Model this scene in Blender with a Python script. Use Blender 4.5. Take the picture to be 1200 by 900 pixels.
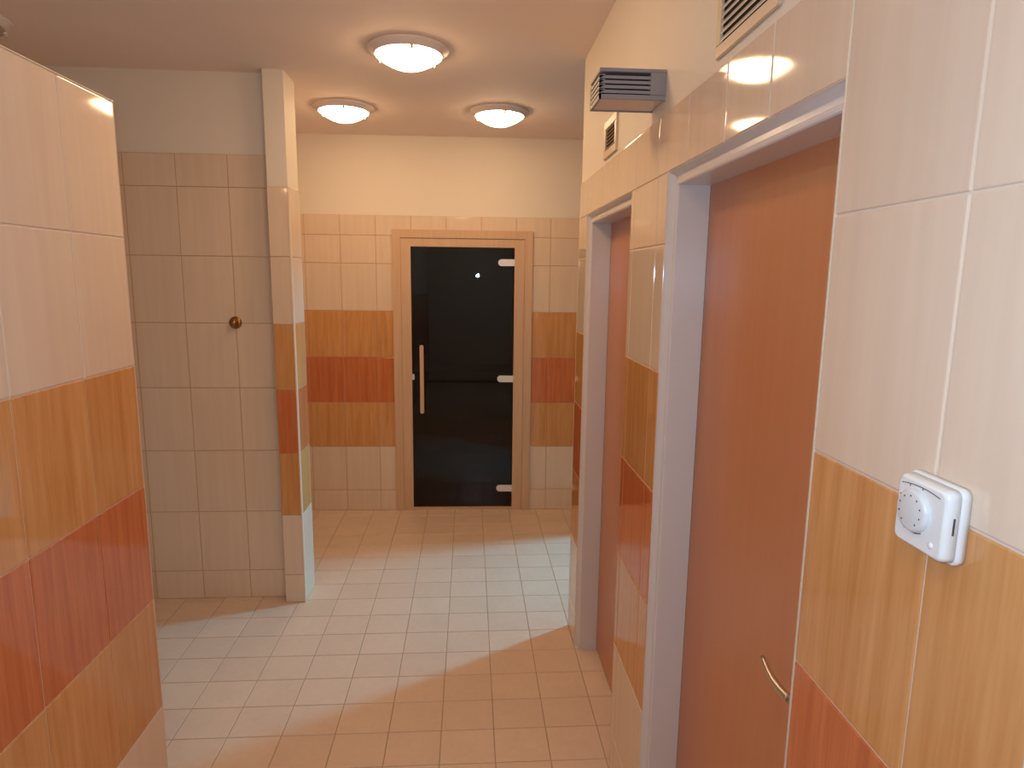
import bpy, bmesh, math
from mathutils import Vector, Matrix
PI = math.pi
sc = bpy.context.scene
COL = sc.collection
for o in list(bpy.data.objects):
    bpy.data.objects.remove(o, do_unlink=True)

# ---------------------------------------------------------------- camera
CAMH = 1.7338
yaw, pitch, roll = 0.0668, -0.1623, 0.0123
F = Vector((math.sin(yaw)*math.cos(pitch), math.cos(yaw)*math.cos(pitch), math.sin(pitch)))
Rt = Vector((math.cos(yaw), -math.sin(yaw), 0)); Up = Rt.cross(F)
R2 = math.cos(roll)*Rt + math.sin(roll)*Up
U2 = -math.sin(roll)*Rt + math.cos(roll)*Up
cam = bpy.data.cameras.new('camera'); co = bpy.data.objects.new('camera', cam); COL.objects.link(co)
m = Matrix((R2, U2, -F)).transposed().to_4x4(); m.translation = Vector((0, 0, CAMH))
co.matrix_world = m
cam.sensor_width = 36; cam.lens = 36*756.6/1200; cam.clip_start = 0.02
sc.camera = co

# ---------------------------------------------------------------- world, lights, exposure
w = bpy.data.worlds.new('world'); sc.world = w; w.use_nodes = True
w.node_tree.nodes['Background'].inputs[0].default_value = (0.45, 0.6, 0.9, 1)
w.node_tree.nodes['Background'].inputs[1].default_value = 0.06
sc.view_settings.view_transform = 'Standard'; sc.view_settings.look = 'None'
sc.view_settings.gamma = 1; sc.view_settings.use_curve_mapping = False
sc.view_settings.exposure = 0.12
LAMP_E = 27.0
LAMP_C = (1.0, 0.66, 0.37)

def light(kind, name, loc, power, col, **kw):
    l = bpy.data.lights.new(name, kind); l.energy = power; l.color = col
    for k, v in kw.items(): setattr(l, k, v)
    o = bpy.data.objects.new(name, l); COL.objects.link(o); o.location = loc
    return o
# the camera's own flash, just beside the lens: it mirrors in the glass door
light('POINT', 'camera_flash', (-0.04, 0.03, CAMH+0.03), 24.0, (0.40, 0.68, 1.0), shadow_soft_size=0.02)
# cool daylight falling steeply through the side room window round the corner (a bright patch of sky)
dl = light('AREA', 'window_daylight', (3.5, 4.75, 2.20), 245.0, (0.16, 0.62, 1.0), shape='DISK', size=0.45)
dl.rotation_euler = (Vector((-0.3, 3.4, 0))-Vector((3.5, 4.75, 2.20))).to_track_quat('-Z', 'Y').to_euler()


# ---------------------------------------------------------------- materials
def new_mat(name):
    mt = bpy.data.materials.new(name); mt.use_nodes = True
    nt = mt.node_tree; b = nt.nodes['Principled BSDF']
    return mt, nt, b
def flat(name, col, rough=0.5, metal=0.0, spec=0.5, noise=0.0, nscale=30, bump=0.0, coat=0.0):
    mt, nt, b = new_mat(name)
    b.inputs['Base Color'].default_value = (*col, 1); b.inputs['Roughness'].default_value = rough
    b.inputs['Metallic'].default_value = metal; b.inputs['Specular IOR Level'].default_value = spec
    if coat: b.inputs['Coat Weight'].default_value = coat
    tc = nt.nodes.new('ShaderNodeTexCoord'); n = nt.nodes.new('ShaderNodeTexNoise'); n.inputs['Scale'].default_value = nscale
    n.inputs['Detail'].default_value = 4
    nt.links.new(tc.outputs['Object'], n.inputs['Vector'])
    mx = nt.nodes.new('ShaderNodeMixRGB'); mx.inputs[1].default_value = (*[c*(1-noise) for c in col], 1)
    mx.inputs[2].default_value = (*[min(1, c*(1+noise)) for c in col], 1)
    nt.links.new(n.outputs['Fac'], mx.inputs[0]); nt.links.new(mx.outputs[0], b.inputs['Base Color'])
    if bump:
        bp = nt.nodes.new('ShaderNodeBump'); bp.inputs['Strength'].default_value = bump; bp.inputs['Distance'].default_value = 0.002
        nt.links.new(n.outputs['Fac'], bp.inputs['Height']); nt.links.new(bp.outputs[0], b.inputs['Normal'])
    return mt
def streaky(name, dark, light_, rough=0.1, scale=(55, 55, 1.6), island=0.05, coat=0.0, spec=0.5, fine=0.35, bump=0.04):
    """vertical wood-like streaks that follow the object's own coordinates, a little different on each tile"""
    mt, nt, b = new_mat(name); N = nt.nodes; L = nt.links
    tc = N.new('ShaderNodeTexCoord'); geo = N.new('ShaderNodeNewGeometry')
    off = N.new('ShaderNodeVectorMath'); off.operation = 'MULTIPLY_ADD'
    cmb = N.new('ShaderNodeCombineXYZ')
    for k in range(3): L.new(geo.outputs['Random Per Island'], cmb.inputs[k])
    off.inputs[1].default_value = (7.3, 3.1, 5.7)
    L.new(cmb.outputs[0], off.inputs[0]); L.new(tc.outputs['Object'], off.inputs[2])
    outs = []
    for s, d in ((1.0, 3), (4.5, 2)):
        mp = N.new('ShaderNodeMapping'); mp.inputs['Scale'].default_value = (scale[0]*s, scale[1]*s, scale[2]*s*1.5)
        n = N.new('ShaderNodeTexNoise'); n.inputs['Scale'].default_value = 1; n.inputs['Detail'].default_value = d
        n.inputs['Distortion'].default_value = 0.3
        L.new(off.outputs[0], mp.inputs['Vector']); L.new(mp.outputs[0], n.inputs['Vector']); outs.append(n)
    mixf = N.new('ShaderNodeMix'); mixf.inputs[0].default_value = fine
    L.new(outs[0].outputs['Fac'], mixf.inputs[2]); L.new(outs[1].outputs['Fac'], mixf.inputs[3])
    rp = N.new('ShaderNodeValToRGB'); rp.color_ramp.elements[0].position = 0.32; rp.color_ramp.elements[1].position = 0.68
    rp.color_ramp.elements[0].color = (*dark, 1); rp.color_ramp.elements[1].color = (*light_, 1)
    L.new(mixf.outputs[0], rp.inputs[0])
    hs = N.new('ShaderNodeHueSaturation'); mr = N.new('ShaderNodeMapRange')
    mr.inputs[3].default_value = 1-island; mr.inputs[4].default_value = 1+island
    L.new(geo.outputs['Random Per Island'], mr.inputs[0]); L.new(mr.outputs[0], hs.inputs['Value'])
    L.new(rp.outputs[0], hs.inputs['Color']); L.new(hs.outputs[0], b.inputs['Base Color'])
    b.inputs['Roughness'].default_value = rough; b.inputs['Specular IOR Level'].default_value = spec
    if bump:
        bp = N.new('ShaderNodeBump'); bp.inputs['Strength'].default_value = bump; bp.inputs['Distance'].default_value = 0.001
        L.new(mixf.outputs[0], bp.inputs['Height']); L.new(bp.outputs[0], b.inputs['Normal'])
    return mt
M = {}
M['cream'] = streaky('cream_tile', (0.745, 0.575, 0.425), (0.79, 0.62, 0.465), 0.06, scale=(34, 34, 1.1), island=0.02, bump=0.004, fine=0.12)
M['orange'] = streaky('orange_tile', (0.58, 0.25, 0.075), (0.72, 0.37, 0.145), 0.06, scale=(42, 42, 1.6), island=0.03, bump=0.005, fine=0.3)
M['red'] = streaky('red_tile', (0.52, 0.135, 0.045), (0.68, 0.22, 0.078), 0.055, island=0.04, bump=0.008)
M['grout'] = flat('grout', (0.76, 0.62, 0.49), 0.7, noise=0.05)
M['groutbrown'] = flat('brown_grout', (0.52, 0.32, 0.19), 0.8, noise=0.06)
M['paint'] = flat('white_wall_paint', (0.82, 0.73, 0.61), 0.75, noise=0.015, nscale=8, bump=0.05)
M['sidewall'] = flat('bounce_absorbing_side_paint', (0.42, 0.20, 0.11), 0.7, noise=0.03)  # colour of unseen walls, picked to soak up blue bounced light
M['ceilpaint'] = flat('ceiling_paint', (0.93, 0.77, 0.66), 0.8, noise=0.02, nscale=5)
M['floortile'] = streaky('floor_tile', (0.66, 0.49, 0.36), (0.71, 0.535, 0.395), 0.32, scale=(9, 9, 9), island=0.035, fine=0.5)
M['floorgrout'] = flat('floor_grout', (0.40, 0.285, 0.195), 0.85, noise=0.1)
M['leaf'] = streaky('alder_door_laminate', (0.545, 0.218, 0.096), (0.575, 0.235, 0.106), 0.30, scale=(40, 40, 1.0), island=0.0, bump=0.02)
M['doorwhite'] = flat('white_lacquered_steel', (0.72, 0.66, 0.62), 0.22, noise=0.02, nscale=12)
M['trim'] = flat('cream_plastic_trim', (0.80, 0.64, 0.47), 0.25, noise=0.02)
M['maple'] = streaky('pale_maple_wood', (0.60, 0.38, 0.225), (0.68, 0.45, 0.275), 0.42, scale=(45, 45, 1.2), island=0.02)
M['chrome'] = flat('satin_chrome', (0.72, 0.68, 0.64), 0.28, metal=1.0, noise=0.03)
M['satin'] = flat('satin_metal_plate', (0.80, 0.76, 0.72), 0.4, metal=0.3, noise=0.02)
M['nickel'] = flat('brushed_nickel', (0.60, 0.55, 0.48), 0.3, metal=1.0, noise=0.05)
M['brass'] = flat('aged_brass', (0.36, 0.17, 0.06), 0.3, metal=1.0, noise=0.1)
M['lampgrey'] = flat('grey_powder_coat', (0.30, 0.27, 0.27), 0.5, noise=0.06, nscale=60)
M['lampdark'] = flat('dark_lamp_cavity', (0.05, 0.042, 0.04), 0.7, noise=0.1)
M['opal'] = flat('opal_diffuser', (0.70, 0.56, 0.48), 0.35, noise=0.02)
M['lampbase'] = flat('lamp_base_enamel', (0.82, 0.70, 0.64), 0.35, noise=0.02)
M['opaloff'] = flat('unlit_opal_glass', (0.35, 0.27, 0.20), 0.15, noise=0.02)
M['ventframe'] = flat('vent_cream_frame', (0.66, 0.50, 0.34), 0.4, noise=0.03)
M['ventslat'] = flat('vent_slat_metal', (0.66, 0.62, 0.54), 0.35, metal=0.2, noise=0.05)
M['ventdark'] = flat('vent_shade', (0.05, 0.03, 0.02), 0.9, noise=0.1)  # near-black stands in for the deep shade inside the vents
M['ventbrown'] = flat('brown_vent_slat', (0.28, 0.15, 0.09), 0.6, noise=0.1)
M['plastic'] = flat('white_plastic', (0.80, 0.79, 0.76), 0.25, noise=0.01)
M['plasticdial'] = flat('off_white_dial_plastic', (0.70, 0.69, 0.67), 0.3, noise=0.01)
M['ink'] = flat('dark_ink', (0.06, 0.055, 0.06), 0.5, noise=0.05)
M['gapdark'] = flat('dark_shadow_gap', (0.06, 0.04, 0.03), 0.9, noise=0.05)  # near-black gap filler; painted shade under the sauna casing
M['saunawood'] = streaky('sauna_boards', (0.40, 0.21, 0.10), (0.52, 0.29, 0.15), 0.6, scale=(30, 30, 1.2), island=0.08)

mt = bpy.data.materials.new('lit_opal_glass'); mt.use_nodes = True
nt = mt.node_tree; b = nt.nodes['Principled BSDF']
b.inputs['Base Color'].default_value = (0.9, 0.85, 0.75, 1)
b.inputs['Emission Color'].default_value = (*LAMP_C, 1); b.inputs['Emission Strength'].default_value = LAMP_E
M['glow'] = mt
def tinted(name, tint, ior=1.5):
    mt = bpy.data.materials.new(name); mt.use_nodes = True; nt = mt.node_tree; nt.nodes.clear()
    out = nt.nodes.new('ShaderNodeOutputMaterial'); mx = nt.nodes.new('ShaderNodeMixShader')
    t = nt.nodes.new('ShaderNodeBsdfTransparent'); t.inputs[0].default_value = (*tint, 1)
    g = nt.nodes.new('ShaderNodeBsdfGlossy'); g.inputs['Roughness'].default_value = 0.01
    fr = nt.nodes.new('ShaderNodeFresnel'); fr.inputs[0].default_value = ior
    gm = nt.nodes.new('ShaderNodeNewGeometry'); inv = nt.nodes.new('ShaderNodeMath'); inv.operation = 'SUBTRACT'; inv.inputs[0].default_value = 1.0
    nt.links.new(gm.outputs['Backfacing'], inv.inputs[1]); ml = nt.nodes.new('ShaderNodeMath'); ml.operation = 'MULTIPLY'
    nt.links.new(fr.outputs[0], ml.inputs[0]); nt.links.new(inv.outputs[0], ml.inputs[1])   # reflect on the outer faces only
    nt.links.new(ml.outputs[0], mx.inputs[0]); nt.links.new(t.outputs[0], mx.inputs[1]); nt.links.new(g.outputs[0], mx.inputs[2])
    nt.links.new(mx.outputs[0], out.inputs[0]); return mt
M['bronze'] = tinted('dark_bronze_glass', (0.33, 0.22, 0.11))
M['clear'] = tinted('clear_glass', (0.95, 0.97, 0.97))

# ---------------------------------------------------------------- helpers
class MB:
    """collects faces with material keys into one mesh object"""
    def __init__(s): s.bm = bmesh.new(); s.keys = []
    def mi(s, key):
        if key not in s.keys: s.keys.append(key)
        return s.keys.index(key)
    def face(s, pts, key, smooth=False):
        f = s.bm.faces.new([s.bm.verts.new(p) for p in pts]); f.material_index = s.mi(key); f.smooth = smooth; return f
    def box(s, a, b_, key, bev=0.0, mat=None):
        r = bmesh.ops.create_cube(s.bm, size=1)['verts']
        c = [(a[i]+b_[i])/2 for i in range(3)]; d = [abs(b_[i]-a[i]) for i in range(3)]
        for v in r: v.co = Vector((v.co.x*d[0]+c[0], v.co.y*d[1]+c[1], v.co.z*d[2]+c[2]))
        fs = {f for v in r for f in v.link_faces}
        for f in fs: f.material_index = s.mi(key)
        if bev:
            es = list({e for v in r for e in v.link_edges})
            o = bmesh.ops.bevel(s.bm, geom=es, offset=bev, segments=2, affect='EDGES', clamp_overlap=True, material=-1)
            for f in o['faces']: f.material_index = s.mi(key)
            r = list({v for f in o['faces'] for v in f.verts} | {v for v in r if v.is_valid})
        if mat is not None:
            for v in r: v.co = mat @ v.co
    def lathe(s, prof, key, mat=None, seg=40, smooth=True, capa=False, capb=False):
        rings = []
        for (r, z) in prof:
            ring = []
            for k in range(seg):
                a = 2*PI*k/seg; p = Vector((r*math.cos(a), r*math.sin(a), z))
                ring.append(s.bm.verts.new(mat @ p if mat is not None else p))
            rings.append(ring)
        for i in range(len(rings)-1):
            for k in range(seg):
                f = s.bm.faces.new([rings[i][k], rings[i][(k+1) % seg], rings[i+1][(k+1) % seg], rings[i+1][k]])
                f.material_index = s.mi(key); f.smooth = smooth
        if capa: f = s.bm.faces.new(rings[0][::-1]); f.material_index = s.mi(key)
        if capb: f = s.bm.faces.new(rings[-1]); f.material_index = s.mi(key)
    def loft(s, rings, key, smooth=False, caps=True, closed=True):
        vs = [[s.bm.verts.new(p) for p in r] for r in rings]
        n = len(vs[0])
        for i in range(len(vs)-1):
            for k in range(n if closed else n-1):
                f = s.bm.faces.new([vs[i][k], vs[i][(k+1) % n], vs[i+1][(k+1) % n], vs[i+1][k]])
                f.material_index = s.mi(key); f.smooth = smooth
        if caps:
            for r in (vs[0][::-1], vs[-1]):
                f = s.bm.faces.new(r); f.material_index = s.mi(key)
    def tube(s, pts, rad, key, seg=12):
        rings = []
        pts = [Vector(p) for p in pts]
        for i, p in enumerate(pts):
            t = (pts[min(i+1, len(pts)-1)]-pts[max(i-1, 0)]).normalized()
            a = Vector((0, 0, 1)) if abs(t.z) < 0.9 else Vector((1, 0, 0))
            u = t.cross(a).normalized(); v = t.cross(u)
            rr = rad[i] if isinstance(rad, (list, tuple)) else rad
            rings.append([p+u*rr*math.cos(2*PI*k/seg)+v*rr*math.sin(2*PI*k/seg) for k in range(seg)])
        s.loft(rings, key, smooth=True)
    def build(s, name, parent=None, loc=None, **props):
        bmesh.ops.recalc_face_normals(s.bm, faces=s.bm.faces)
        me = bpy.data.meshes.new(name)
        if loc is not None: bmesh.ops.translate(s.bm, verts=s.bm.verts, vec=-Vector(loc))
        s.bm.to_mesh(me); s.bm.free()
        for k in s.keys: me.materials.append(M[k])
        o = bpy.data.objects.new(name, me); COL.objects.link(o)
        if loc is not None: o.location = loc
        if parent is not None: o.parent = parent
        for k, v in props.items(): o[k] = v
        return o
def thing(name, loc, rz=0, **props):
    o = bpy.data.objects.new(name, None); COL.objects.link(o); o.location = loc; o.rotation_euler = (0, 0, rz); o.empty_display_size = 0.05
    for k, v in props.items(): o[k] = v
    return o
def sbox(name, a, b_, key, label, cat, **kw):
    q = MB(); q.box(a, b_, key); return q.build(name, kind='structure', label=label, category=cat, **kw)

# tile rows shared by every wall
Z0, PITCH = 0.1579, 1/3
ROW = [0.0] + [Z0+k*PITCH for k in range(7)]          # 0, .158, .491, .825, 1.158, 1.491, 1.825, 2.158
TT = ROW[7]
BAND = ['cream', 'cream', 'orange', 'red', 'orange', 'cream', 'cream']
PLAIN = ['cream']*8
TW = 0.2476
GAP = 0.0030; LIFT = 0.0022
def tile(mb, P, u0, u1, z0, z1, key):
    """one glazed tile: a raised plate with softly rounded edges; P(u, z, h) maps to space"""
    g = GAP/2; u0 += g; u1 -= g; z0 += g; z1 -= g
    if u1-u0 < 0.006 or z1-z0 < 0.006: return
    steps = [(0, 0), (0.0004, LIFT*0.6), (0.0014, LIFT*0.92), (0.0028, LIFT)]
    rings = [[P(u0+i, z0+i, h), P(u1-i, z0+i, h), P(u1-i, z1-i, h), P(u0+i, z1-i, h)] for i, h in steps]
    vs = [[mb.bm.verts.new(p) for p in r] for r in rings]
    mi = mb.mi(key)
    for a in range(3):
        for k in range(4):
            f = mb.bm.faces.new([vs[a][k], vs[a][(k+1) % 4], vs[a+1][(k+1) % 4], vs[a+1][k]]); f.material_index = mi
    f = mb.bm.faces.new(vs[-1]); f.material_index = mi
def tiles(mb, P, u0, u1, z0, z1, uj, rows, keys):
    us = [u0]+sorted(x for x in uj if u0+0.004 < x < u1-0.004)+[u1]
    for i in range(len(rows)-1):
        a, b_ = max(rows[i], z0), min(rows[i+1], z1)
        if b_-a < 0.006: continue
        for k in range(len(us)-1): tile(mb, P, us[k], us[k+1], a, b_, keys[i])
def grid(a, step, lo, hi):
    n0 = math.ceil((lo-a)/step); n1 = math.floor((hi-a)/step)
    return [a+n*step for n in range(n0, n1+1)]

ZC = 2.694
XR, XL, YB, YW = 0.502, -0.892, 4.6876, 3.372
DEEP = 0.007   # plaster stands this far behind the tile face
# ================================================================ STRUCTURE
# floor
fb = MB()
fb.box((-2.75, -1.6, -0.12), (3.35, 6.5, -LIFT), 'floorgrout')
FX = grid(0.0967, 0.2027, -2.6, 3.2); FY = grid(2.0878, 0.1773, -1.4, 4.68)+[4.715]
def Pf(u, v, h): return Vector((u, v, h-LIFT))
for i in range(len(FX)-1):
    for j in range(len(FY)-1):
        tile(fb, Pf, FX[i], FX[i+1], FY[j], FY[j+1], 'floortile')
fb.build('floor', kind='structure', label='beige square floor tiles with thin brown joints', category='floor')
q = MB(); q.box((-2.75, -1.6, ZC), (3.35, 4.30, ZC+0.12), 'ceilpaint'); q.box((-2.75, 4.30, ZC), (1.25, 4.90, ZC+0.12), 'ceilpaint')
q.build('ceiling', kind='structure', label='plain painted ceiling over the tiled corridor', category='ceiling')

# right wall with the two wooden doors
D1 = (0.885, 1.674); D2 = (2.045, 2.822); DTOP = 2.004
YR0, YR1 = 0.49, 3.015
def Pr(u, z, h): return Vector((XR+LIFT-h, u, z))
rw = MB()
gx = XR+LIFT
def rbox(y0, y1, z0, z1):
    if z0 < TT: rw.box((gx, y0, z0), (0.66, y1, min(z1, TT)), 'grout')
    if z1 > TT: rw.box((XR+DEEP, y0, max(z0, TT)), (0.66, y1, z1), 'paint')
rbox(YR0, D1[0], 0, ZC); rbox(D1[1], D2[0], 0, ZC); rbox(D2[1], YR1, 0, ZC)
rbox(D1[0], D1[1], DTOP, ZC); rbox(D2[0], D2[1], DTOP, ZC)
tiles(rw, Pr, YR0, D1[0], 0, TT, [0.640, 0.392], ROW, BAND)
jj = [1.1148, 1.31, 1.5315, 1.7645, 1.9939, 2.241, 2.489, 2.736, 2.984]
tiles(rw, Pr, D1[0], YR1, DTOP, TT, jj, ROW, BAND)
tiles(rw, Pr, D1[1], D2[0], 0, DTOP, [1.757, 2.0047], ROW, BAND)
tiles(rw, Pr, D2[1], YR1, 0, DTOP, [], ROW, BAND)
rw.build('wall_right', kind='structure', label='glossy cream, orange and red tiled wall holding both wooden doors', category='wall')
# behind: the side room round the corner
sw = MB()
sw.box((0.655, 2.90, 0), (3.2, YR1, ZC), 'sidewall')
sw.build('wall_side_room_front', kind='structure', label='painted wall closing the side room behind the wooden doors', category='wall')
sb = MB()
WX = (1.16, 2.95); WZ = (0.10, 2.05); YS = 4.25
sb.box((1.1, YS, 0), (WX[0], YS+0.05, ZC), 'sidewall'); sb.box((WX[1], YS, 0), (3.2, YS+0.05, ZC), 'sidewall')
sb.box((WX[0], YS, 0), (WX[1], YS+0.05, WZ[0]), 'sidewall'); sb.box((WX[0], YS, WZ[1]), (WX[1], YS+0.05, ZC), 'sidewall')
sb.box((1.1, YS+0.05, 0), (1.22, YB+0.1, ZC), 'sidewall')
sb.build('wall_side_room_back', kind='structure', label='side room wall with a tall window', category='wall')
sbox('wall_side_room_end', (3.2, 2.9, 0), (3.35, 4.30, ZC), 'sidewall', 'end wall of the side room, coloured to absorb bounced daylight', 'wall')
wn = thing('window_1', (2.10, YS+0.04, 0), kind='structure', label='tall window letting daylight into the side room', category='window')
q = MB(); a, b_ = WX[0]-2.10, WX[1]-2.10
for s0, s1 in (((a, -0.03, WZ[0]), (a+0.05, 0.03, WZ[1])), ((b_-0.05, -0.03, WZ[0]), (b_, 0.03, WZ[1])),
               ((a, -0.03, WZ[0]), (b_, 0.03, WZ[0]+0.05)), ((a, -0.03, WZ[1]-0.05), (b_, 0.03, WZ[1]))):
    q.box(s0, s1, 'doorwhite')
q.build('window_frame', wn)
q = MB(); q.box((a+0.05, -0.005, WZ[0]+0.05), (b_-0.05, 0.005, WZ[1]-0.05), 'clear'); q.build('pane', wn)

# back wall (turned very slightly, as in the photo) with the sauna door opening
ANG = -0.0167
def Mb(): return Matrix.Translation((0, YB, 0)) @ Matrix.Rotation(ANG, 4, 'Z')
MBK = Mb()
XD = (-0.545, 0.452); XO = (-0.490, 0.395); ZO = 2.02
def Pb(u, z, h): return MBK @ Vector((u, LIFT-h, z))
bw = MB()
def bbox(x0, x1, z0, z1):
    if z0 < TT: bw.box((x0, LIFT, z0), (x1, 0.14, min(z1, TT)), 'groutbrown', mat=MBK)
    if z1 > TT: bw.box((x0, DEEP, max(z0, TT)), (x1, 0.14, z1), 'paint', mat=MBK)
bbox(-1.62, XO[0], 0, ZC); bbox(XO[1], 1.25, 0, ZC); bbox(XO[0], XO[1], ZO, ZC)
bj = grid(-0.9081, TW, -1.7, 1.3)
tiles(bw, Pb, -1.5, XO[0], 0, ZO, bj, ROW, BAND)
tiles(bw, Pb, XO[1], 1.1, 0, ZO, bj, ROW, BAND)
tiles(bw, Pb, -1.5, 1.1, ZO, TT, bj, ROW, BAND)
bw.build('wall_back', kind='structure', label='cream, orange and red banded tile wall around the glass door', category='wall')
# left side of the back part, out of sight behind the pillar
sbox('wall_back_left', (-1.62, 3.509, 0), (-1.5, 4.72, ZC), 'paint', 'painted side wall behind the tiled pillar', 'wall')

# shower wall facing the camera, plain cream tiles
lw = MB()
ROWS_L = ROW+[2.3133]
lw.box((-2.62, YW+LIFT, 0), (-0.98, 3.50, 2.3133), 'groutbrown')
lw.box((-2.62, YW+DEEP, 2.3133), (-0.98, 3.50, ZC), 'paint')
def Pw(u, z, h): return Vector((u, YW+LIFT-h, z))
tiles(lw, Pw, -2.6, -0.9814, 0, 2.3133, grid(-1.4323, TW, -2.6, -0.98), ROWS_L, PLAIN)
lw.build('wall_shower', kind='structure', label='plain cream tiled shower wall with white paint above', category='wall')

# the pillar at its right end
PX = (-0.9814, -0.8751); PY = (3.3046, 3.509)
pl = MB()
pl.box((PX[0], PY[0]+LIFT, 0), (PX[1]-LIFT, PY[1], TT), 'groutbrown')
pl.box((PX[0]+0.003, PY[0]+DEEP, TT), (PX[1]-DEEP, PY[1], ZC), 'paint')
def Pp(u, z, h): return Vector((u, PY[0]+LIFT-h, z))
def Pq(u, z, h): return Vector((PX[1]-LIFT+h, u, z))
tiles(pl, Pp, PX[0], PX[1]-0.004, 0, TT, [], ROW, BAND)
tiles(pl, Pq, PY[0]+0.004, PY[1], 0, TT, [], ROW, BAND)
pl.build('wall_pillar', kind='structure', label='narrow tiled pillar beside the shower wall', category='pillar')

# low tiled partition on the left, its top is the top of the tiles
YL = 1.7708
pt = MB()
pt.box((XL-0.12, -1.5, 0), (XL-LIFT, YL, TT), 'grout')
def Pl(u, z, h): return Vector((XL-LIFT+h, u, z))
tiles(pt, Pl, -1.5, YL, 0, TT, grid(1.5445, TW, -1.5, YL), ROW, BAND)
pt.build('wall_left', kind='structure', label='low banded tile partition standing on the left', category='wall')
# walls out of the frame that close the rooms
sbox('wall_shower_side', (-2.75, -1.6, 0), (-2.6, 3.5, ZC), 'paint', 'painted far side wall of the shower room', 'wall')
sbox('wall_behind', (-2.75, -1.6, 0), (0.9, -1.5, ZC), 'paint', 'painted wall behind the viewpoint', 'wall')
sbox('wall_right_near', (0.52, -1.5, 0), (0.66, 0.44, ZC), 'paint', 'painted wall beside the viewpoint', 'wall')

# corner and top trims
def trim(name, pts_rings, label, key='trim'):
    q = MB(); q.loft(pts_rings, key); q.build(name, kind='structure', label=label, category='trim')
def vtrim(name, x, y, sx, sy, z1, label, r=0.006, key='trim'):
    """quarter-round strip on an outside corner; (sx, sy) point into the wall"""
    prof = [(x+sx*r, y+sy*r), (x+sx*r, y)] + [(x+sx*r*(1-math.sin(t)), y+sy*r*(1-math.cos(t))) for t in [PI/12*k for k in range(1, 6)]] + [(x, y+sy*r)]
    trim(name, [[Vector((a, b_, 0)) for a, b_ in prof], [Vector((a, b_, z1)) for a, b_ in prof]], label, key)
vtrim('trim_1', XR-0.0015, D1[0]+0.0045, 1, -1, TT+0.0, 'cream corner strip on the near tile edge beside the large wooden door')
vtrim('trim_2', PX[1]+0.0025, PY[0]-0.0025, -1, 1, TT, 'cream corner strip on the pillar edge', 0.009)
vtrim('trim_3', XR-0.001, YR1+0.001, 1, -1, TT, 'cream corner strip at the far end of the right wall')
vtrim('trim_4', XL+0.001, YL+0.003, -1, -1, TT, 'cream corner strip on the end of the left partition')
q = MB(); q.box((XL-0.125, -1.5, TT), (XL+0.001, YL+0.004, TT+0.003), 'trim', 0.001)
q.build('trim_5', kind='structure', label='thin pale strip along the top of the left partition', category='trim')
q = MB(); q.box((0.498, 0.44, 0), (0.66, YR0-0.001, ZC), 'doorwhite', 0.002)
q.build('trim_6', kind='structure', label='white upright frame at the near end of the right wall', category='trim')

# ================================================================ WOODEN DOORS
def wooden_door(name, y0, y1, label, handle):
    root = thing(name, (XR, (y0+y1)/2, 0), kind='structure', label=label, category='door')
    loc = Vector(root.location)
    # steel frame: moulded profile swept up, over and down; t runs into the opening, d into the wall
    prof = [(0.0, 0.10), (0.0, 0.004), (0.002, 0.008), (0.008, 0.016), (0.012, 0.0195), (0.022, 0.0195), (0.025, 0.017),
            (0.029, 0.0155), (0.033, 0.0165), (0.035, 0.020), (0.035, 0.10)]
    rings = []
    for (cy, cz, sy, sz) in ((y0, 0.0, 1, 0), (y0, DTOP, 1, -1), (y1, DTOP, -1, -1), (y1, 0.0, -1, 0)):
        rings.append([Vector((XR+d, cy+sy*t, cz+sz*t))-loc for t, d in prof])
    f = MB(); f.loft(rings, 'doorwhite', caps=True); fr = f.build('door_frame', root)
    l = MB(); l.box((XR+0.100-loc.x, y0+0.036-loc.y, 0.006), (XR+0.140-loc.x, y1-0.036-loc.y, DTOP-0.032), 'leaf', 0.001)
    l.build('door_leaf', root)
    g = MB()
    for s0, s1 in (((y0+0.002, 0.0), (y0+0.0385, DTOP-0.001)), ((y1-0.0385, 0.0), (y1-0.002, DTOP-0.001)), ((y0+0.002, DTOP-0.0385), (y1-0.002, DTOP-0.001))):
        g.box((XR+0.1005-loc.x, s0[0]-loc.y, s0[1]), (XR+0.145-loc.x, s1[0]-loc.y, s1[1]), 'gapdark')
    g.build('door_stop', root, label='dark gap seal behind the white frame')
    # lever handle
    h = MB(); ly = handle-loc.y; lx = XR+0.100-loc.x; hz = 1.025
    h.box((lx-0.008, ly-0.02, 0.90), (lx, ly+0.02, 1.10), 'nickel', 0.003)
    h.tube([(lx-0.004, ly, hz), (lx-0.03, ly, hz), (lx-0.046, ly+0.004, hz), (lx-0.052, ly+0.015, hz)], 0.008, 'nickel')
    pts = []; rad = []
    for k in range(13):
        s = k/12
        pts.append((lx-0.052+0.006*s**3, ly+0.012+0.118*s, hz-0.008*math.sin(PI*s)+0.006*s)); rad.append(0.0075-0.004*s**2)
    h.tube(pts, rad, 'nickel')
    h.build('door_handle', root, label='curved brushed metal lever')
    return root
wooden_door('door_1', D1[0], D1[1], 'large reddish wooden door with white frame nearest on the right wall', 0.962)
wooden_door('door_2', D2[0], D2[1], 'farther reddish wooden door in a white frame, near the corner', 2.12)

# ================================================================ SAUNA DOOR
sd = thing('door_3', (0, YB, 0), ANG, kind='structure', label='dark glass sauna door in a pale wooden frame', category='door')
q = MB()
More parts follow.
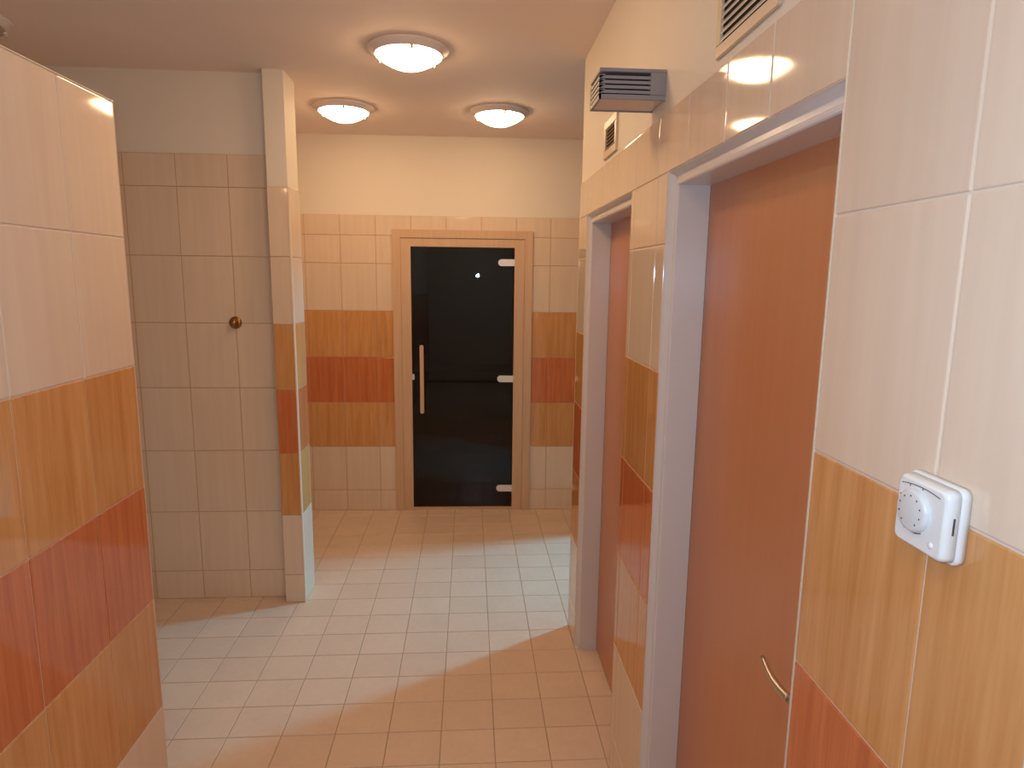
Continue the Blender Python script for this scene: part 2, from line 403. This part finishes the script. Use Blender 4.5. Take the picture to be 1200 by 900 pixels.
# casing, standing proud of the tiles, and deeper lining with a step
def ubars(q, x0, x1, z1, wd, ya, yb, key, bev=0.002):
    q.box((x0, ya, 0.0), (x0+wd, yb, z1), key, bev); q.box((x1-wd, ya, 0.0), (x1, yb, z1), key, bev)
    q.box((x0+wd, ya, z1-wd), (x1-wd, yb, z1), key, bev)
ubars(q, XD[0], XD[1], 2.064, 0.058, -0.016, -0.0005, 'maple')
q.build('casing', sd)
q = MB(); ubars(q, XO[0]+0.002, XO[1]-0.002, ZO-0.002, 0.0715, -0.010, 0.12, 'maple')
q.box((XO[0]+0.07, 0.0, 0.0), (XO[1]-0.07, 0.10, 0.018), 'maple', 0.002)
q.build('door_frame', sd)
q = MB(); q.box((XD[0]+0.056, -0.012, 2.004), (XD[1]-0.056, -0.0095, 2.010), 'gapdark'); q.build('shade_strip', sd, label='dark strip painting the shadow line under the casing')  # solid dark strip, the shade below the casing put into colour
GX = (-0.4165, 0.3135); GY = 0.012
q = MB(); q.box((GX[0], GY, 0.022), (GX[1], GY+0.008, 1.9465), 'bronze'); q.build('glass_pane', sd, label='dark bronze tinted glass')
for hz in (1.843, 1.003, 0.166):
    q = MB()
    n = 12; ring = []
    for k in range(n+1):
        t = PI/2+PI*k/n; ring.append((0.228+0.024*math.cos(t), hz+0.024*math.sin(t)))
    ring += [(0.322, hz-0.024), (0.322, hz+0.024)]
    q.loft([[Vector((a, y, b_)) for a, b_ in ring] for y in (0.011, 0.002, -0.001)], 'satin')
    q.box((0.296, -0.006, hz-0.024), (0.324, 0.006, hz+0.024), 'satin', 0.002)
    q.build('hinge', sd, label='pale metal hinge plate with a rounded end')
q = MB()
q.box((-0.356, -0.055, 0.752), (-0.328, -0.030, 1.252), 'maple', 0.005)
for hz in (0.84, 1.16): q.tube([(-0.342, -0.032, hz), (-0.342, 0.0125, hz)], 0.008, 'maple')
q.build('door_handle', sd, label='long pale wooden bar handle')
q = MB(); q.box((-0.428, -0.004, 0.993), (-0.400, 0.0115, 1.035), 'satin', 0.003); q.build('latch', sd, label='small pale metal catch')

# sauna cabin behind the glass
cab = MB()
cz = 2.05
def cb(a, b_): cab.box(a, b_, 'saunawood', mat=MBK)
cb((-1.2, 0.142, 0), (-1.14, 1.7, cz)); cb((1.1, 0.142, 0), (1.16, 1.7, cz)); cb((-1.2, 1.6, 0), (1.16, 1.7, cz))
cb((-1.2, 0.142, cz), (1.16, 1.7, cz+0.06))
for k in range(17): cb((-1.14+k*0.132, 1.592, 0), (-1.14+k*0.132+0.125, 1.602, cz))
cab.build('wall_sauna', kind='structure', label='wood-lined sauna cabin seen darkly through the glass', category='wall')
def bench(name, y0, y1, z, label):
    t = thing(name, MBK @ Vector((0, (y0+y1)/2, 0)), ANG, label=label, category='bench')
    q = MB(); n = 4; wd = (y1-y0)/n; ym = (y0+y1)/2
    for k in range(n): q.box((-1.13, y0+k*wd+0.006-ym, z-0.028), (1.09, y0+(k+1)*wd-0.006-ym, z), 'saunawood', 0.003)
    q.build('seat', t)
    q = MB(); q.box((-1.13, y0+0.03-ym, z-0.12), (1.09, y0+0.06-ym, z-0.029), 'saunawood', 0.002)
    q.build('apron', t)
    for x in (-1.05, 0.98):
        q = MB(); q.box((x, y0+0.065-ym, 0.001), (x+0.05, y1-0.04-ym, z-0.029), 'saunawood', 0.002); q.build('leg', t)
bench('sauna_bench', 1.05, 1.58, 0.90, 'upper slatted sauna bench behind the dark glass')
bench('sauna_bench', 0.62, 1.04, 0.45, 'lower slatted sauna bench, the step in front of the upper one')

# ================================================================ CEILING LAMPS
def ceiling_lamp(x, y, lit, label, group):
    t = thing('ceiling_lamp', (x, y, ZC), label=label, category='ceiling lamp', group=group)
    q = MB()
    q.lathe([(0.170, 0.0), (0.172, -0.006), (0.168, -0.012), (0.150, -0.022), (0.1455, -0.030), (0.1400, -0.030), (0.02, -0.026)], 'lampbase', seg=56, capb=True, capa=True)
    q.build('lamp_base', t)
    q = MB()
    prof = [(0.1395, -0.028)]
    for k in range(0, 15):
        rr = 0.1400*(1-k/14); prof.append((max(0.0015, rr), -0.034-0.054*(1-(rr/0.14)**1.9)))
    q.lathe(prof, 'glow' if lit else 'opaloff', seg=56, capb=True)
    q.build('lamp_shade', t, label='bright frosted glass bowl' if lit else 'unlit frosted glass bowl')
    for k in range(3):
        a = math.radians(-80+120*k); m_ = Matrix.Rotation(a, 4, 'Z')
        q = MB(); q.box((0.134, -0.006, -0.046), (0.1475, 0.006, -0.024), 'chrome', 0.002, mat=m_)
        q.build('clip', t)
    return t
ceiling_lamp(-0.26, 2.965, True, 'largest lit round ceiling lamp, the nearest of those in view', 'lit ceiling lamps')
ceiling_lamp(-0.722, 3.965, True, 'lit round ceiling lamp at the back left, next to the pillar', 'lit ceiling lamps')
ceiling_lamp(0.173, 3.965, True, 'lit round ceiling lamp at the back right, above the glass door', 'lit ceiling lamps')
ceiling_lamp(-0.27, 2.02, True, 'lit round ceiling lamp above the picture, mirrored at the top of the near tiles', 'lit ceiling lamps')
ceiling_lamp(-0.27, -0.30, True, 'added round ceiling lamp behind the viewpoint, unseen fill light', 'lit ceiling lamps')  # out of view, added to brighten the near area
ceiling_lamp(-1.90, -0.90, True, 'added round ceiling lamp brightening the shower room, unseen behind the left partition', 'lit ceiling lamps')  # out of view, added to lift the light on the shower wall
ceiling_lamp(-1.935, 2.77, False, 'unlit round ceiling lamp over the shower at the top left corner', 'unlit ceiling lamp')

# ================================================================ WALL LAMP (louvred, grey)
wl = thing('wall_lamp', (XR+DEEP, 1.814, 2.195), label='grey boxy louvred wall lamp above the tiles between the doors', category='wall lamp')
hx, hy, hz_ = 0.1755, 0.066, 0.076      # reaches hx out of the wall, half-length hy, height hz_
q = MB()
q.box((-hx, -hy, hz_-0.009), (0, hy, hz_), 'lampgrey', 0.001)           # lid
q.box((-0.042, -hy, 0.0125), (0, hy, hz_-0.008), 'lampgrey', 0.001)          # solid block at the wall
q.box((-hx, -hy, 0), (0, -hy+0.006, 0.012), 'lampgrey', 0.0008)     # lower rim
q.box((-hx, hy-0.006, 0), (0, hy, 0.012), 'lampgrey', 0.0008)
q.box((-hx, -hy, 0), (-hx+0.006, hy, 0.012), 'lampgrey', 0.0008)
q.build('housing', wl)
q = MB()
for k in range(4):
    z = 0.0185+k*0.0118
    for s in (-1, 1):
        y = s*hy
        a0 = [Vector((-hx, y, z-0.004)), Vector((-hx, y, z+0.0035)), Vector((-hx, y-s*0.014, z+0.007)), Vector((-hx, y-s*0.014, z+0.003))]
        a1 = [v+Vector((hx-0.042, 0, 0)) for v in a0]
        q.loft([a0, a1], 'lampgrey')
    b0 = [Vector((-hx, -hy, z-0.004)), Vector((-hx, -hy, z+0.0035)), Vector((-hx+0.014, -hy, z+0.007)), Vector((-hx+0.014, -hy, z+0.003))]
    q.loft([b0, [v+Vector((0, 2*hy, 0)) for v in b0]], 'lampgrey')
q.build('louvre', wl, label='stack of grey slats wrapping around the lamp')
q = MB(); q.box((-hx+0.018, -hy+0.018, 0.0125), (-0.043, hy-0.018, hz_-0.010), 'lampdark', 0.002); q.build('lamp_body', wl, label='dark inner box behind the slats')
q = MB(); q.box((-hx+0.007, -hy+0.007, 0.003), (-0.003, hy-0.007, 0.012), 'opal', 0.001); q.build('diffuser', wl, label='pale panel under the lamp')

# ================================================================ VENTS
def vent(y0, y1, z0, z1, fw, n, slat, label, tilt, proud=0.010):
    t = thing('air_vent', (XR+DEEP, (y0+y1)/2, z0), label=label, category='vent', group='air vents above the wooden doors')
    w2 = (y1-y0)/2; h = z1-z0
    q = MB()
    for a, b_ in (((-proud, -w2, 0), (0, w2, fw)), ((-proud, -w2, h-fw), (0, w2, h)), ((-proud, -w2, fw), (0, -w2+fw, h-fw)), ((-proud, w2-fw, fw), (0, w2, h-fw))):
        q.box(a, b_, 'ventframe', 0.0015)
    q.build('vent_frame', t)
    q = MB(); q.box((-0.0015, -w2+fw, fw), (0, w2-fw, h-fw), 'ventdark'); q.build('shade_sheet', t, label='dark sheet painting the shade behind the slats')  # thin sheet, shade of the opening put into its dark colour
    q = MB(); st = (h-2*fw)/n
    for k in range(n):
        z = fw+(k+0.5)*st
        a0 = [Vector((-proud+0.001, -w2+fw, z-st*tilt)), Vector((-proud+0.001, -w2+fw, z-st*tilt+0.002)), Vector((-0.0018, -w2+fw, z+st*tilt+0.002)), Vector((-0.0018, -w2+fw, z+st*tilt))]
        q.loft([a0, [v+Vector((0, 2*(w2-fw), 0)) for v in a0]], slat)
    q.build('slats', t)
    return t
vent(1.110, 1.388, 2.180, 2.455, 0.024, 15, 'ventslat', 'large slatted air vent above the large wooden door', 0.30, 0.007)
vent(2.300, 2.507, 2.175, 2.306, 0.028, 6, 'ventbrown', 'small air vent with brown slats above the farther wooden door', 0.30, 0.008)

# ================================================================ THERMOSTAT
th = thing('thermostat', (XR-0.0005, 0.627, 1.489), label='white wall thermostat with a round dial on the near tiles', category='thermostat')
def rrect(w_, h_, r, n=6):
    p = []
    for cx, cy, a0 in ((w_/2-r, h_/2-r, 0), (-w_/2+r, h_/2-r, PI/2), (-w_/2+r, -h_/2+r, PI), (w_/2-r, -h_/2+r, 3*PI/2)):
        for k in range(n+1): a = a0+PI/2*k/n; p.append((cx+r*math.cos(a), cy+r*math.sin(a)))
    return p
def slab(q, secs, key, cy=0, cz=0, smooth=True):
    q.loft([[Vector((-x, cy+a, cz+b_)) for a, b_ in rrect(w_, h_, r)] for x, w_, h_, r in secs], key, smooth=smooth)
q = MB(); slab(q, [(0, .082, .082, .009), (.007, .082, .082, .009), (.0085, .0805, .0805, .009), (.009, .078, .078, .008)], 'plastic'); q.build('base_plate', th)
q = MB(); slab(q, [(.0085, .0775, .0775, .008), (.019, .0755, .0755, .008), (.0222, .073, .073, .008), (.0235, .068, .068, .007)], 'plastic'); q.build('cover', th)
RX = Matrix.Rotation(-PI/2, 4, 'Y')      # lathe axis -> -X
dm = Matrix.Translation((-0.0232, 0.006, 0.004)) @ RX
q = MB(); q.lathe([(0.0235, 0), (0.0235, 0.0035), (0.0215, 0.006), (0.0195, 0.0068), (0.0002, 0.0068)], 'plasticdial', dm, seg=48, capb=True); dial = q.build('dial', th, label='round setting dial with small dark marks')
q = MB()
for k in range(9):
    a = math.radians(-50+35*k)
    q.box((-0.0304, 0.006+0.0165*math.cos(a)-0.0007, 0.004+0.0165*math.sin(a)-0.0009), (-0.0299, 0.006+0.0165*math.cos(a)+0.0007, 0.004+0.0165*math.sin(a)+0.0009), 'ink')
for k in range(5):
    a = math.radians(-60+42*k); rr = 0.0272
    q.box((-0.0240, 0.006+rr*math.cos(a)-0.0006, 0.004+rr*math.sin(a)-0.0008), (-0.0233, 0.006+rr*math.cos(a)+0.0006, 0.004+rr*math.sin(a)+0.0008), 'ink')
q.build('scale_mark', dial, label='small dark scale marks')
q = MB(); q.tube([(-0.0236, 0.030-0.058*k/12, 0.0315-0.003*(2*k/12-1)**2) for k in range(13)], 0.0005, 'ink', 6)
q.build('groove', th, label='thin dark curved line near the top')
q = MB(); q.tube([(-0.0236, 0.006+0.0246*math.cos(t), 0.004+0.0246*math.sin(t)) for t in [math.radians(-120+6*k) for k in range(12)]], 0.0006, 'ink', 6)
q.build('groove', th, label='thin dark curved line under the dial')
q = MB(); q.box((-0.0150, -0.0386, -0.007), (-0.0130, -0.0375, 0.011), 'ink'); q.build('slot', th, label='dark slot on the side')
q = MB(); q.lathe([(0.0032, 0), (0.0032, 0.001), (0.002, 0.0018), (0.0002, 0.002)], 'plastic', Matrix.Translation((-0.0234, -0.022, -0.024)) @ RX, seg=20, capb=True); q.build('indicator', th)

# ================================================================ SHOWER VALVE
vm = Matrix.Rotation(PI/2, 4, 'X')      # axis -> -Y
sv = thing('shower_valve', (-1.186, YW, 1.494), label='small round brass shower fitting on the plain cream tile wall', category='valve')
q = MB(); q.lathe([(0.031, 0.0), (0.031, 0.004), (0.027, 0.008), (0.017, 0.010)], 'brass', vm, capa=True, capb=True); q.build('rosette', sv)
q = MB(); q.lathe([(0.012, 0.009), (0.012, 0.024), (0.018, 0.027), (0.0195, 0.034), (0.017, 0.042), (0.009, 0.047), (0.0005, 0.048)], 'brass', vm, capb=True); q.build('knob', sv)
